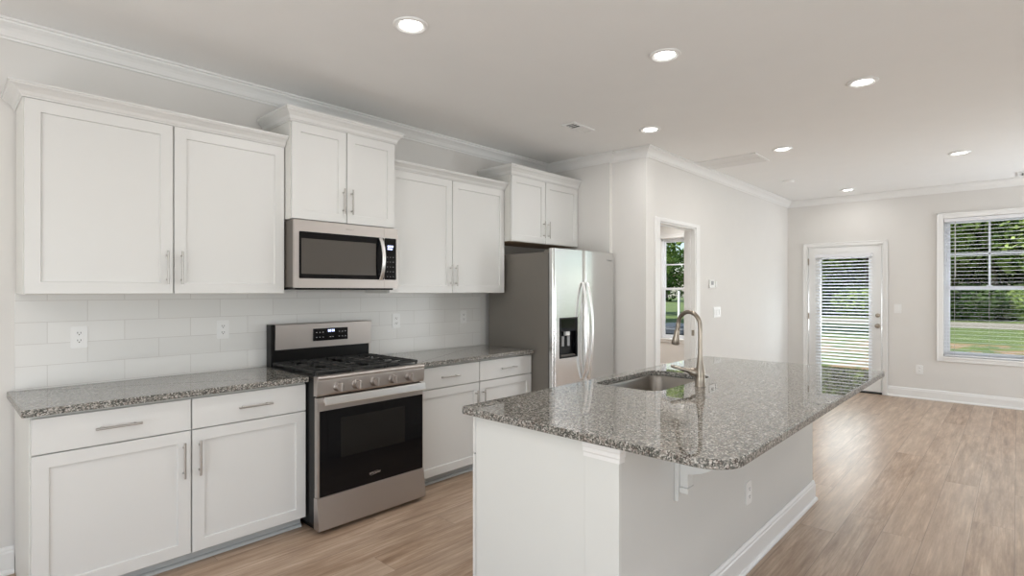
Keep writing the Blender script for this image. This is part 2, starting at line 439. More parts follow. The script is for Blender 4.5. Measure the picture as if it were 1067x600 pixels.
# ------------------------------------------------------------------ windows and doors in the far wall
def casing_x(b, x, a0, a1, z0, z1, w, t=.018, bottom=True):
    """picture-frame casing on plane x facing -x"""
    xi = x - t
    b.box(xi, x-.0005, a0-w, a0, z0-(w if bottom else 0), z1+w, .004)
    b.box(xi, x-.0005, a1, a1+w, z0-(w if bottom else 0), z1+w, .004)
    b.box(xi, x-.0005, a0, a1, z1, z1+w, .004)
    b.box(xi-.008, x-.0005, a0-w, a0-w+.016, z0-(w if bottom else 0), z1+w, .003)
    b.box(xi-.008, x-.0005, a1+w-.016, a1+w, z0-(w if bottom else 0), z1+w, .003)
    b.box(xi-.008, x-.0005, a0-w, a1+w, z1+w-.016, z1+w, .003)
    if bottom: b.box(xi, x-.0005, a0, a1, z0-w, z0, .004)
    return b
def window(n, hole, label):
    a0, a1, z0, z1 = hole
    t = thing('window_%d' % n, label, None, (XF, (a0+a1)/2, z0), kind='structure')
    obj('casing', casing_x(B(), XF, a0, a1, z0, z1, .066), trim_m, t)
    b = B().box(XF-.03, XF+.055, a0-.005, a1+.005, z0-.022, z0-.001, .004)
    obj('sill', b, trim_m, t)
    xo, xi = XF+.06, XF+.13
    b = B()
    for (p, q, r, s_) in ((a0, a0+.028, z0, z1), (a1-.028, a1, z0, z1), (a0, a1, z0, z0+.03), (a0, a1, z1-.03, z1)):
        b.box(xo, xi, p, q, r, s_, .003)
    obj('frame', b, vinyl_m, t)
    zm = 1.448
    def sash(x0, x1, zz0, zz1, muntins):
        b = B(); w = .034; A0, A1 = a0+.028, a1-.028
        for (p, q, r, s_) in ((A0, A0+w, zz0, zz1), (A1-w, A1, zz0, zz1), (A0+w, A1-w, zz0, zz0+w), (A0+w, A1-w, zz1-w, zz1)):
            b.box(x0, x1, p, q, r, s_, .003)
        o = obj('sash', b, vinyl_m, t)
        xm = (x0+x1)/2
        obj('pane', B().box(xm-.002, xm+.002, A0+w-.004, A1-w+.004, zz0+w-.004, zz1-w+.004), glass_m, o)
        if muntins:
            c = (A0+A1)/2; zc = (zz0+zz1)/2 + .01
            obj('muntin', B().box(xm-.011, xm-.003, c-.011, c+.011, zz0+w, zz1-w, .002).box(xm-.011, xm-.003, A0+w, A1-w, zc-.011, zc+.011, .002), vinyl_m, o)
    sash(xo+.036, xo+.062, zm-.02, z1-.03, True)
    sash(xo+.006, xo+.032, z0+.03, zm+.022, False)
    obj('sash_lock', B().box(xo-.012, xo+.006, (a0+a1)/2-.03, (a0+a1)/2+.03, zm+.022, zm+.034, .003), vinyl_m, t)
window(1, WIN[0], 'double-hung window at the right of the exterior door')
window(2, WIN[1], 'double-hung window beyond the right edge')
window(3, WIN[2], 'double-hung window in the side room')
window(4, WIN[3], 'double-hung window farthest to the right')

def blind(label, x, a0, a1, ztop, zbot, tilt, pitch=.043, name='window_blind', mount=0, cords=(.12, .5), wand=True):
    t = thing(name, label, 'blind', (x, (a0+a1)/2, zbot), 'white horizontal slat blinds')
    obj('headrail', B().box(x-.03, x+.03, a0, a1, ztop-.045, ztop, .004), blind_m, t)
    b = B(); z = ztop-.062; w = .024
    while z > zbot+.03:
        dx, dz = w*math.cos(tilt), w*math.sin(tilt)
        # room side edge (smaller x) sits at z + dz
        pts = [(x-dx, z+dz), (x, z+.0008), (x+dx, z-dz)]
        up = [Vector((p[0], 0, p[1]+.0004)) for p in pts]; lo = [Vector((p[0], 0, p[1]-.0004)) for p in pts]
        ring = up + lo[::-1]
        V = b.grid([[Vector((q.x, yy, q.z)) for q in ring] for yy in (a0+.004, a1-.004)], closed_u=True)
        b.cap(V[0]); b.cap(V[1])
        z -= pitch
    obj('slats', b, blind_m, t)
    obj('bottom_rail', B().box(x-.025, x+.025, a0+.004, a1-.004, zbot, zbot+.018, .003), blind_m, t)
    for c in cords:
        y = a1 - (a1-a0)*c
        obj('lift_cord', B().tube([(x-.0275, y, ztop-.045), (x-.0275, y, zbot+.01)], .0012, 6), cord_m, t)
    if wand: obj('tilt_wand', B().tube([(x-.036, a1-(a1-a0)*.13, ztop-.04), (x-.036, a1-(a1-a0)*.13, ztop-.75)], .0042, 8), cord_m, t)
    return t
blind('white slat blind hanging open in the right-hand window', XF+.029, -.184, .686, 2.333, .585, .025, .047)
blind('white slat blind in the last window of the far wall', XF+.029, -2.584, -1.596, 2.333, .585, .025, .047)
o = blind('white slat blind inside the window past the right frame edge', XF+.029, -1.444, -.316, 2.333, .585, .025, .047)

# exterior door (far wall)
t = thing('door_1', 'white exterior door with a full glass panel', None, (XF, 1.8, 0), kind='structure')
a0, a1, z1 = DOOR[0], DOOR[1], DOOR[3]
obj('casing', casing_x(B(), XF, a0-.002, a1+.002, 0.002, z1, .05, bottom=False), trim_m, t)
obj('jamb', B().box(XF-.001, XF+.13, a0, a0+.014, 0, z1, 0).box(XF-.001, XF+.13, a1-.014, a1, 0, z1).box(XF-.001, XF+.13, a0+.014, a1-.014, z1-.014, z1), trim_m, t)
obj('threshold', B().box(XF-.012, XF+.135, a0+.014, a1-.014, .001, .022, .004), dark_m, t)
D0, D1 = a0+.022, a1-.022
G0, G1, GZ0, GZ1 = 1.50, 2.095, .28, 1.885
slab = obj('door_slab', B().holes('x', XF+.008, .042, D0, D1, .028, z1-.018, [(G0, G1, GZ0, GZ1)]), trim_m, t)
b = B()
for (p, q, r, s_) in ((G0-.03, G0+.002, GZ0-.03, GZ1+.03), (G1-.002, G1+.03, GZ0-.03, GZ1+.03), (G0, G1, GZ0-.03, GZ0+.002), (G0, G1, GZ1-.002, GZ1+.03)):
    b.box(XF-.004, XF+.009, p, q, r, s_, .004)
obj('lite_frame', b, trim_m, slab)
obj('pane', B().box(XF+.026, XF+.030, G0-.004, G1+.004, GZ0-.004, GZ1+.004), glass_m, slab)
for z in (1.839, 1.046, .253):
    obj('hinge', B().box(XF-.004, XF+.006, a1-.024, a1-.010, z-.045, z+.045, .002).tube([(XF-.006, a1-.016, z-.048), (XF-.006, a1-.016, z+.048)], .006, 8), nickel_m, t)
for nm, z, r in (('deadbolt', 1.079, .028), ('door_knob', .935, .03)):
    prof = [(.001, 0), (r, -.001), (r, -.008), (.012, -.011), (.012, -.03)]
    if nm == 'door_knob': prof += [(.024, -.038), (.029, -.05), (.026, -.062), (.012, -.068), (.001, -.069)]
    else: prof += [(.013, -.034), (.001, -.035)]
    obj(nm, B().lathe((XF+.007, 1.397, z), prof, 20, 'x'), nickel_m, slab)
blind('white slat blind mounted over the glass of the exterior door', XF-.042, 1.452, 2.150, 1.935, .30, -.34, .0455, cords=(.1, .9), wand=True)

# doorway to the side room
t = thing('door_2', 'cased opening to the side room', None, (5.2, YH, 0), kind='structure')
b = B(); w = .085
for (p, q, r, s_) in ((4.796-w, 4.796, .0, 2.086+w*.45), (5.607, 5.607+w, 0, 2.086+w*.45), (4.796, 5.607, 2.086, 2.086+w*.45)):
    b.box(p, q, YH-.017, YH-.0005, r, s_, .004)
obj('casing', b, trim_m, t)
b = B().box(4.797, 4.811, YH-.006, YH+.121, 0, 2.085).box(5.592, 5.606, YH-.006, YH+.121, 0, 2.085).box(4.811, 5.592, YH-.006, YH+.121, 2.071, 2.085)
obj('jamb', b, trim_m, t)
obj('door_stop', B().box(4.811, 4.822, YH+.045, YH+.08, 0, 2.071, .002).box(5.581, 5.592, YH+.045, YH+.08, 0, 2.071, .002).box(4.822, 5.581, YH+.045, YH+.08, 2.06, 2.071, .002), trim_m, t)
obj('strike_plate', B().box(5.589, 5.592, YH+.004, YH+.034, .93, .99, .001), nickel_m, t)

# ------------------------------------------------------------------ ceiling fixtures
def downlight(x, y, label, watt=None):
    t = thing('recessed_light', label, 'ceiling light', (x, y, ZC), 'recessed ceiling lights')
    obj('trim_ring', B().lathe((x, y, ZC), [(.054, -.001), (.060, -.007), (.074, -.012), (.086, -.008), (.089, -.001), (.054, -.0005)], 32), trim_m, t)
    obj('lens', B().lathe((x, y, ZC), [(.0535, -.001), (.053, -.005), (.03, -.0065), (.001, -.007)], 32), lens_m, t)
    l = bpy.data.lights.new('lamp', 'AREA'); l.shape = 'DISK'; l.size = .12; l.energy = watt or DOWNLIGHT_W; l.color = (1, .985, .96)
    o = bpy.data.objects.new('lamp', l); COL.objects.link(o); o.parent = t; o.location = (0, 0, -.012)
downlight(1.647, 2.236, 'round recessed ceiling light above the range, nearest the camera')
downlight(2.838, 1.462, 'round recessed ceiling light above the island sink, brightest in the middle of the ceiling')
downlight(4.065, .724, 'round recessed ceiling light at the upper right, above the island far corner')
downlight(4.057, 2.223, 'round recessed ceiling light just in front of the wall corner by the refrigerator')
downlight(5.468, 1.618, 'round recessed ceiling light beside the long ceiling grille')
downlight(6.788, .408, 'round recessed ceiling light farthest right, above the open floor')
downlight(8.251, 1.637, 'small round recessed ceiling light nearest the exterior door', 2.6)
for (x, y) in ((.1, .6), (-1.3, 2.2), (1.6, -.9), (5.4, -1.2)):
    downlight(x, y, 'round recessed ceiling light behind the viewpoint')

downlight(6.3, 4.2, 'added unseen ceiling light that brightens the side room', 22)  # lamp added out of sight to light the dim side room
downlight(8.0, 3.7, 'added unseen ceiling light that brightens the side room', 22)  # second unseen lamp, added for the same brightening
def grille(x0, x1, y0, y1, label, cat, name, slat_axis='x', dark=None):
    t = thing(name, label, cat, ((x0+x1)/2, (y0+y1)/2, ZC))
    fw = .022
    b = B()
    for (p, q, r, s_) in ((x0, x1, y0, y0+fw), (x0, x1, y1-fw, y1), (x0, x0+fw, y0+fw, y1-fw), (x1-fw, x1, y0+fw, y1-fw)):
        b.box(p, q, r, s_, ZC-.012, ZC-.0005, .003)
    obj('frame', b, trim_m, t)
    return t, (x0+fw, x1-fw, y0+fw, y1-fw)
t, (x0, x1, y0, y1) = grille(3.46, 3.75, 2.56, 2.69, 'small white ceiling supply vent with a dark opening above the refrigerator', 'ceiling vent', 'ceiling_vent')
obj('opening', B().box(x0, x0+.105, y0, y1, ZC-.004, ZC-.001), dark_m, t)
obj('louvers', B().box(x0+.105, x1, y0, y1, ZC-.009, ZC-.001, .002).box(x0+.03, x0+.036, y0, y1, ZC-.008, ZC-.004).box(x0+.065, x0+.071, y0, y1, ZC-.008, ZC-.004), plastic_m, t)
t, (x0, x1, y0, y1) = grille(8.35, 8.62, -.17, 0.0, 'ceiling supply vent at the right edge near the far wall', 'ceiling vent', 'ceiling_vent')
obj('opening', B().box(x0, x1, y0, y1, ZC-.003, ZC-.001), dark_m, t)
b = B()
for i in range(5): b.box(x0, x1, y0+.01+i*.026, y0+.018+i*.026, ZC-.01, ZC-.004)
obj('louvers', b, plastic_m, t)
t, (x0, x1, y0, y1) = grille(5.43, 5.84, 1.85, 2.44, 'long white return air grille in the ceiling beside the crown moulding', 'ceiling grille', 'return_grille')
b = B(); b.box(x0, x1, y0, y1, ZC-.003, ZC-.001)
n = 18
for i in range(n):
    xx = x0 + (x1-x0)*(i+.5)/n
    V = b.grid([[Vector((xx-.0101, yy, ZC-.006)), Vector((xx+.0095, yy, ZC-.014)), Vector((xx+.0100, yy, ZC-.0135)), Vector((xx-.0096, yy, ZC-.0055))] for yy in (y0, y1)], closed_u=True)
    b.cap(V[0]); b.cap(V[1])
obj('louvers', b, trim_m, t)
obj('center_bar', B().box((x0+x1)/2-.006, (x0+x1)/2+.006, y0, y1, ZC-.017, ZC-.003, .002), trim_m, t)
tag(obj('smoke_detector', B().lathe((7.09, 2.03, ZC), [(.065, -.0005), (.068, -.012), (.058, -.03), (.03, -.036), (.001, -.037)], 28), plastic_m, loc=(7.09, 2.03, ZC)),
    'round white smoke detector on the ceiling between the grille and the far crown', 'smoke detector')

# ------------------------------------------------------------------ wall plates
def plate_y(x, z, y, label, kind='outlet', w=.072, h=.116, group='wall outlets'):
    """plate facing -y on plane y"""
    nm = {'outlet': 'wall_outlet', 'switch': 'light_switch'}[kind]
    t = thing(nm, label, 'outlet' if kind == 'outlet' else 'light switch', (x, y, z), group)
    b = B().prism(rrect(x-w/2, x+w/2, z-h/2, z+h/2, .006, 3), y-.005, y-.0005, 'y')
    obj('cover_plate', b, plastic_m, t)
    if kind == 'outlet':
        for s_ in (-1, 1):
            zc = z + s_*.02
            r = obj('receptacle', B().prism(rrect(x-.017, x+.017, zc-.014, zc+.014, .009, 4), y-.0075, y-.005, 'y'), plastic_m, t)
            obj('slots', B().box(x-.008, x-.0055, y-.0082, y-.0074, zc-.001, zc+.008).box(x+.0055, x+.008, y-.0082, y-.0074, zc-.001, zc+.008).box(x-.0025, x+.0025, y-.0082, y-.0074, zc-.009, zc-.004), dark_m, r)
    else:
        n = max(1, round(w/.05))
        for i in range(n):
            xc = x + (i-(n-1)/2)*.046
            obj('rocker', B().box(xc-.0165, xc+.0165, y-.009, y-.005, z-.033, z+.033, .002), plastic_m, t)
    return t
yt = YW-.009
plate_y(.54, 1.163, yt, 'white wall outlet at the far left of the tiled backsplash')
plate_y(1.258, 1.167, yt, 'white wall outlet on the tile just left of the range')
plate_y(2.565, 1.17, yt, 'white wall outlet on the tile right of the range backguard')
plate_y(3.292, 1.176, yt, 'white wall outlet on the tile closest to the refrigerator')
plate_y(2.861, .376, 1.011, 'white wall outlet low on the side of the island')
plate_y(6.18, 1.168, YH, 'wide white four-switch plate on the wall right of the doorway', 'switch', .205, .118, group=None)
t = thing('thermostat', 'small white thermostat on the wall above the wide switch plate', 'thermostat', (6.02, YH, 1.5))
obj('housing', B().box(5.945, 6.075, YH-.024, YH-.0005, 1.445, 1.54, .006), plastic_m, t)
obj('screen', B().box(5.965, 6.03, YH-.026, YH-.0235, 1.48, 1.522, .001), label_m, t)
tag(obj('wall_sensor', B().box(6.105, 6.145, YH-.02, YH-.0005, 1.455, 1.525, .006), plastic_m, loc=(6.125, YH, 1.49)), 'small white wall sensor just right of the thermostat', 'sensor')

def plate_x(y, z, label, kind):
    nm = {'outlet': 'wall_outlet', 'switch': 'light_switch'}[kind]
    t = thing(nm, label, 'outlet' if kind == 'outlet' else 'light switch', (XF, y, z))
    x = XF; w = .074 if kind == 'outlet' else .082
    def pr(y0, y1, z0, z1, xa, xb, r):
        return B().prism(rrect(y0, y1, z0, z1, r, 3), xa, xb, 'x')
    obj('cover_plate', pr(y-w/2, y+w/2, z-.06, z+.06, x-.006, x-.0005, .006), plastic_m, t)
    if kind == 'outlet':
        for s_ in (-1, 1):
            zc = z+s_*.02
            r = obj('receptacle', pr(y-.017, y+.017, zc-.014, zc+.014, x-.0085, x-.006, .009), plastic_m, t)
            obj('slots', B().box(x-.0092, x-.0084, y-.008, y-.0055, zc-.001, zc+.008).box(x-.0092, x-.0084, y+.0055, y+.008, zc-.001, zc+.008), dark_m, r)
    else: obj('rocker', B().box(x-.010, x-.006, y-.0165, y+.0165, z-.033, z+.033, .002), plastic_m, t)
plate_x(1.171, 1.176, 'white light switch on the far wall between the exterior door and the window', 'switch')
plate_x(.938, .383, 'white wall outlet low on the far wall above the baseboard', 'outlet')

# ------------------------------------------------------------------ cabinets
def shaker(b, x0, x1, z0, z1, yf, t=.019, fr=.057, rec=.009):
    """frame and recessed panel facing -y; front face at yf"""
    e = .0015
    def ring(i, y, j=None): return [Vector((x0+i, y, z0+i)), Vector((x1-i, y, z0+i)), Vector((x1-i, y, z1-i)), Vector((x0+i, y, z1-i))]
    V = b.grid([ring(0, yf+t), ring(0, yf+e), ring(e, yf), ring(fr, yf), ring(fr+.003, yf+rec), ], closed_u=True)
    b.cap(V[0][::-1]); b.cap(V[-1]); return b
def slab_front(b, x0, x1, z0, z1, yf, t=.019): return b.box(x0, x1, yf, yf+t, z0, z1, .0015, 1)
def pull(parent, p0, p1, d=(0, -1, 0), r=.0055, out=.03, inset=.025):
    p0, p1, d = Vector(p0), Vector(p1), Vector(d); u = (p1-p0).normalized()
    b = B().tube([p0+d*out, p1+d*out], r, 12)
    for q in (p0+u*inset, p1-u*inset): b.tube([q-d*.0005, q+d*out], r*.8, 8)
    return obj('handle', b, pull_m, parent, label='satin nickel bar handle')
def cab_crown(x0, x1, yf, yb, z, h, o, parent, left=True, right=True):
    path = ([(x0, yb)] if left else []) + [(x0, yf), (x1, yf)] + ([(x1, yb)] if right else [])
    e = o
    prof = [(-.004, z), (.006, z), (.008, z+.006), (.013, z+.010), (e*.35, z+h*.38), (e*.62, z+h*.6), (e*.86, z+h*.74), (e*.9, z+h*.84), (e, z+h*.86), (e, z+h), (-.004, z+h)]
    return obj('crown', B().sweep(path, prof), cab_m, parent)

def wall_cabinet(label, x0, x1, yf, z0, z1, split, crown_h, crown_o, pulls, left=True, right=True, ply=False):
    t = thing('wall_cabinet', label, 'cabinet', ((x0+x1)/2, YW, z0))
    yb = YW - .011
    obj('carcass', B().box(x0, x1, yf+.021, yb, z0+.0005, z1, .001, 1), carc_m if not ply else [carc_m], t)
    # underside panel set up inside the box edge
    obj('bottom_panel', B().box(x0+.012, x1-.012, yf+.04, yb-.005, z0-.001, z0+.0004), ply_m if ply else carc_m, t)
    for i, (a, c) in enumerate(((x0+.004, split-.0035), (split+.0035, x1-.004))):
        d = obj('door', shaker(B(), a, c, z0+.002, z1-.003, yf), cab_m, t)
        pull(d, (pulls[i], yf, pulls[2]), (pulls[i], yf, pulls[3]))
    cab_crown(x0, x1, yf+.004, yb, z1-.001, crown_h, crown_o, t, left, right)
    return t
wall_cabinet('white double-door wall cabinet at the far left over the long countertop', .290, 1.5135, 3.363, 1.394, 2.312, .9015, .062, .056, (.868, .937, 1.446, 1.627), right=False)
wall_cabinet('white double-door wall cabinet raised above the microwave', 1.5165, 2.279, 3.28, 1.860, 2.468, 1.895, .075, .05, (1.865, 1.927, 1.920, 2.087))
wall_cabinet('white double-door wall cabinet between the microwave and the refrigerator', 2.282, 3.5055, 3.363, 1.394, 2.312, 2.893, .062, .056, (2.866, 2.922, 1.449, 1.622), left=False, right=False)
wall_cabinet('white double-door wall cabinet above the refrigerator', 3.5085, 4.497, 3.28, 1.856, 2.445, 3.982, .085, .05, (3.945, 4.015, 1.909, 2.067), right=False, ply=True)

def base_cabinet(label, x0, x1, split, pl, drawer_pulls, z_pull):
    t = thing('base_cabinet', label, 'cabinet', ((x0+x1)/2, YW, 0))
    yf = 3.073; yb = YW-.012
    obj('carcass', B().box(x0, x1, yf+.021, yb, .088, .8755, .001, 1).box(x0+.002, x1-.002, yf+.095, yb, .0, .088), carc_m, t)
    obj('toe_kick', B().box(x0, x1, yf+.078, yf+.094, .001, .086), toe_shade_m, t)
    obj('shoe_moulding', B().sweep([(x0, yf+.0778), (x1, yf+.0778)], [(0, .001), (.018, .001), (.017, .009), (.011, .016), (0, .019)]), toe_shade_m, t)
    for i, (a, c) in enumerate(((x0+.006, split-.0035), (split+.0035, x1-.004))):
        dr = obj('drawer', slab_front(B(), a, c, .706, .861, yf), cab_m, t)
        pull(dr, (drawer_pulls[i][0], yf, .783), (drawer_pulls[i][1], yf, .783))
        d = obj('door', shaker(B(), a, c, .078, .700, yf), cab_m, t)
        pull(d, (pl[i], yf, z_pull[0]), (pl[i], yf, z_pull[1]))
    return t
base_cabinet('white base cabinet left of the range with two drawers over two doors', .285, 1.5115, .9035, (.866, .938), ((.507, .686), (1.125, 1.304)), (.470, .648))
base_cabinet('white base cabinet between the range and the refrigerator with two drawers', 2.279, 3.540, 2.922, (2.876, 2.956), ((2.519, 2.697), (3.145, 3.325)), (.465, .643))

def countertop(label, poly, z0, z1, loc, hole=None, name='countertop', bev=.004):
    b = B(); 
    if hole is None: b.prism(poly, z0, z1, 'z', bev)
    return tag(obj(name, edge_faces(b), [granite_m, edge_m], loc=loc), label, 'countertop')
countertop('speckled grey granite countertop on the cabinet left of the range', rrect(.256, 1.5125, 3.0444, YW-.010, [.006, 0.001, 0.001, .001], 3), .876, .908, (.9, 3.4, .876))
countertop('speckled grey granite countertop between the range and the refrigerator', rrect(2.277, 3.5435, 3.0444, YW-.010, [.001, .006, .001, .001], 3), .876, .908, (2.9, 3.4, .876))

# ------------------------------------------------------------------ gas range
R0, R1 = 1.516, 2.274
t = thing('gas_range', 'stainless steel gas range with black oven glass standing between the base cabinets', 'range', ((R0+R1)/2, 3.4, 0))
obj('body', B().box(R0+.001, R1-.001, 2.985, 3.655, .045, .893, .003).box(R0+.03, R1-.03, 3.02, 3.6, .0, .045), black_m, t)
obj('cooktop', B().box(R0, R1, 2.978, 3.60, .893, .912, .004), black_m, t)
# control panel: sloped fascia with a rolled top edge
prof = [(2.952, .800), (2.944, .812), (2.940, .885), (2.942, .905), (2.950, .916), (2.985, .916), (2.985, .800)]
b = B(); b.prism([(y, z) for y, z in prof], R0-.004, R1+.004, 'x'); obj('control_panel', b, steel_m, t)
obj('panel_lip', B().tube([(R0-.003, 2.949, .903), (R1+.003, 2.949, .903)], .0135, 12), steel_m, t)
for x, z in ((1.641, .846), (1.762, .846), (1.890, .846), (2.023, .846), (2.152, .846)):
    kn = obj('knob', B().lathe((x, 2.941, z), [(.001, .002), (.0295, .001), (.0295, -.005), (.026, -.008), (.0245, -.030), (.022, -.034), (.001, -.034)], 24, 'y'), knob_m, t)
    obj('grip', B().box(x-.006, x+.006, 2.886, 2.908, z-.025, z+.025, .002), steel_m, kn)
# oven door
od = obj('oven_door', B().holes('y', 2.950, .034, R0+.001, R1-.001, .212, .790, []), steel_m, t)
obj('glass', B().box(R0+.014, R1-.004, 2.9475, 2.951, .214, .712, .001, 1), ovglass_m, od)
obj('window', B().box(1.665, 2.125, 2.9462, 2.9476, .42, .655, .0005, 1), ovwin_m, od)
hb = B()
V = hb.prism([(2.900, .752), (2.892, .753), (2.890, .757), (2.896, .796), (2.899, .799), (2.906, .799)], R0+.022, R1-.022, 'x')
obj('handle', hb.box(R0+.04, R0+.06, 2.90, 2.951, .758, .784, .002).box(R1-.06, R1-.04, 2.90, 2.951, .758, .784, .002), hsteel_m, od, label='wide bright steel bar handle')
lg = place_text(text_mesh('Whirlpool', .019, .0004, .25), 1.895, 2.9468, .274)
obj('logo', lg, hsteel_m, od)
a = B(); pts = []
for i in range(25):
    q = 2*PI*i/24; pts.append((1.893+.030*math.cos(q), 2.9466, .273+.0085*math.sin(q)+.006*math.cos(q)))
obj('logo_swirl', a.tube(pts, .0006, 5, cap=False), hsteel_m, od)
# lower drawer, leaning outwards at its foot
dp = [(2.948, .208), (2.950, .2095), (2.985, .2095), (2.985, .03), (2.928, .026), (2.925, .03)]
b = B(); b.prism(dp, R0-.003, R1+.005, 'x'); obj('drawer', b, steel_m, t)
for x in (R0+.05, R1-.05):
    for y in (3.03, 3.58): obj('foot', B().lathe((x, y, 0), [(.018, .0), (.018, .012), (.01, .014), (.01, .046)], 14), black_m, t)
# backguard
bp = [(3.585, 1.018), (3.577, 1.183), (3.580, 1.187), (3.60, 1.187), (3.655, 1.187), (3.655, 1.018)]
b = B(); b.prism(bp, R0+.032, R1-.002, 'x'); bg = obj('backguard', b, steel_m, t)
obj('backguard_base', B().box(R0+.030, R1-.002, 3.596, 3.655, .905, 1.019, .002).box(R0+.004, R0+.0315, 3.585, 3.655, .905, 1.186, .003), black_m, t)
obj('backguard_end', B().box(R1-.016, R1-.002, 3.590, 3.5965, .908, 1.019, .001), steel_m, t)
cp = obj('clock_panel', B().box(1.808, 2.073, 3.5735, 3.583, 1.062, 1.148, .002), ovglass_m, bg)
b = B()
for i in range(4): b.box(1.918+i*.012 + (.004 if i > 1 else 0), 1.926+i*.012 + (.004 if i > 1 else 0), 3.5725, 3.5736, 1.122, 1.138)
obj('clock_digits', b, disp_m, cp)
b = B()
for i in range(3):
    for j in range(2):
        for xo in (1.828, 2.000):
            b.box(xo+i*.024, xo+i*.024+.009, 3.573, 3.5736, 1.084+j*.034, 1.089+j*.034)
obj('key_marks', b.box(1.93, 1.942, 3.573, 3.5736, 1.084, 1.088).box(1.95, 1.962, 3.573, 3.5736, 1.084, 1.088), label_m, cp)
# burners and grates
BUR = [(1.665, 3.10, .040), (1.665, 3.42, .034), (1.895, 3.26, .05), (2.125, 3.10, .046), (2.125, 3.42, .030)]
for x, y, r in BUR:
    obj('burner', B().lathe((x, y, .911), [(r+.008, 0), (r+.008, .006), (r, .008), (r, .016), (r-.004, .021), (.001, .022)], 24), iron_m, t)
gx = [(R0+.008, R0+.252), (R0+.256, R1-.256), (R1-.252, R1-.008)]
for i, (a, c) in enumerate(gx):
    b = B(); y0, y1 = 2.995, 3.575; zt, zb = .940, .926; w = .0055
    for yy in (y0+w, y1-w, (y0+y1)/2): b.box(a, c, yy-w, yy+w, zb, zt, .002, 1)
    for xx in (a+w, c-w): b.box(xx-w, xx+w, y0, y1, zb, zt, .002, 1)
    m = (a+c)/2
    n = 7
    for j in range(1, n):
        yy = y0 + (y1-y0)*j/n
        if abs(yy-(y0+y1)/2) < .02: continue
        b.box(a, m-.035, yy-.004, yy+.004, zb+.002, zt+.002, .0015, 1).box(m+.035, c, yy-.004, yy+.004, zb+.002, zt+.002, .0015, 1)
    for yy0, yy1 in ((y0, y0+.055), (y1-.055, y1), ((y0+y1)/2-.05, (y0+y1)/2+.05)):
        b.box(m-.004, m+.004, yy0, yy1, zb+.002, zt+.002, .0015, 1)
    for xx in (a+.008, c-.008):
        for yy in (y0+.01, y1-.01, (y0+y1)/2): b.box(xx-.005, xx+.005, yy-.005, yy+.005, .911, zb+.002)
    obj('grate', b, iron_m, t)

# ------------------------------------------------------------------ microwave
M0, M1, MZ0, MZ1, MY = 1.5175, 2.2765, 1.430, 1.852, 3.245
t = thing('microwave', 'stainless steel over-the-range microwave hung under the raised cabinet', 'microwave', ((M0+M1)/2, 3.45, MZ0))
obj('body', B().box(M0+.002, M1-.002, MY+.02, YW-.012, MZ0+.004, MZ1-.001, .002), mwside_m, t)
obj('vent_base', B().box(M0+.012, M1-.03, MY+.012, YW-.03, MZ0-.012, MZ0+.003, .003), black_m, t)
sx = 2.162
dr = obj('door', B().holes('y', MY, .020, M0, sx, MZ0, MZ1, []), steel_m, t)
obj('glass', B().prism(rrect(1.549, 2.158, 1.489, 1.781, .006, 3), MY-.003, MY-.0005, 'y'), ovglass_m, dr)
obj('window', B().prism(rrect(1.562, 2.095, 1.517, 1.738, .004, 3), MY-.0042, MY-.0031, 'y'), mwglass_m, dr)
path = []
for i in range(13):
    q = i/12; path.append((2.128, MY-.012-.042*math.sin(PI*q)**.7, 1.489+.286*q))
obj('handle', B().tube(path, .0135, 12, flat=(1, .5)), hsteel_m, dr, label='curved bright steel handle')
pn = obj('control_panel', B().holes('y', MY, .020, sx+.0015, M1, MZ0, MZ1, []), steel_m, t)
obj('key_panel', B().prism(rrect(sx+.004, 2.262, 1.489, 1.781, .006, 3), MY-.003, MY-.0005, 'y'), ovglass_m, pn)
b = B()
for i in range(3):
    for j in range(5): b.box(2.185+i*.024, 2.192+i*.024, MY-.0036, MY-.003, 1.51+j*.034, 1.514+j*.034)
obj('key_marks', b, label_m, pn)
obj('clock_digits', B().box(2.190, 2.236, MY-.004, MY-.0031, 1.718, 1.730).box(2.190, 2.230, MY-.004, MY-.0031, 1.701, 1.711), disp_m, pn)
obj('logo', place_text(text_mesh('Whirlpool', .014, .0003, .25), 1.895, MY-.0006, 1.817), knob_m, t)

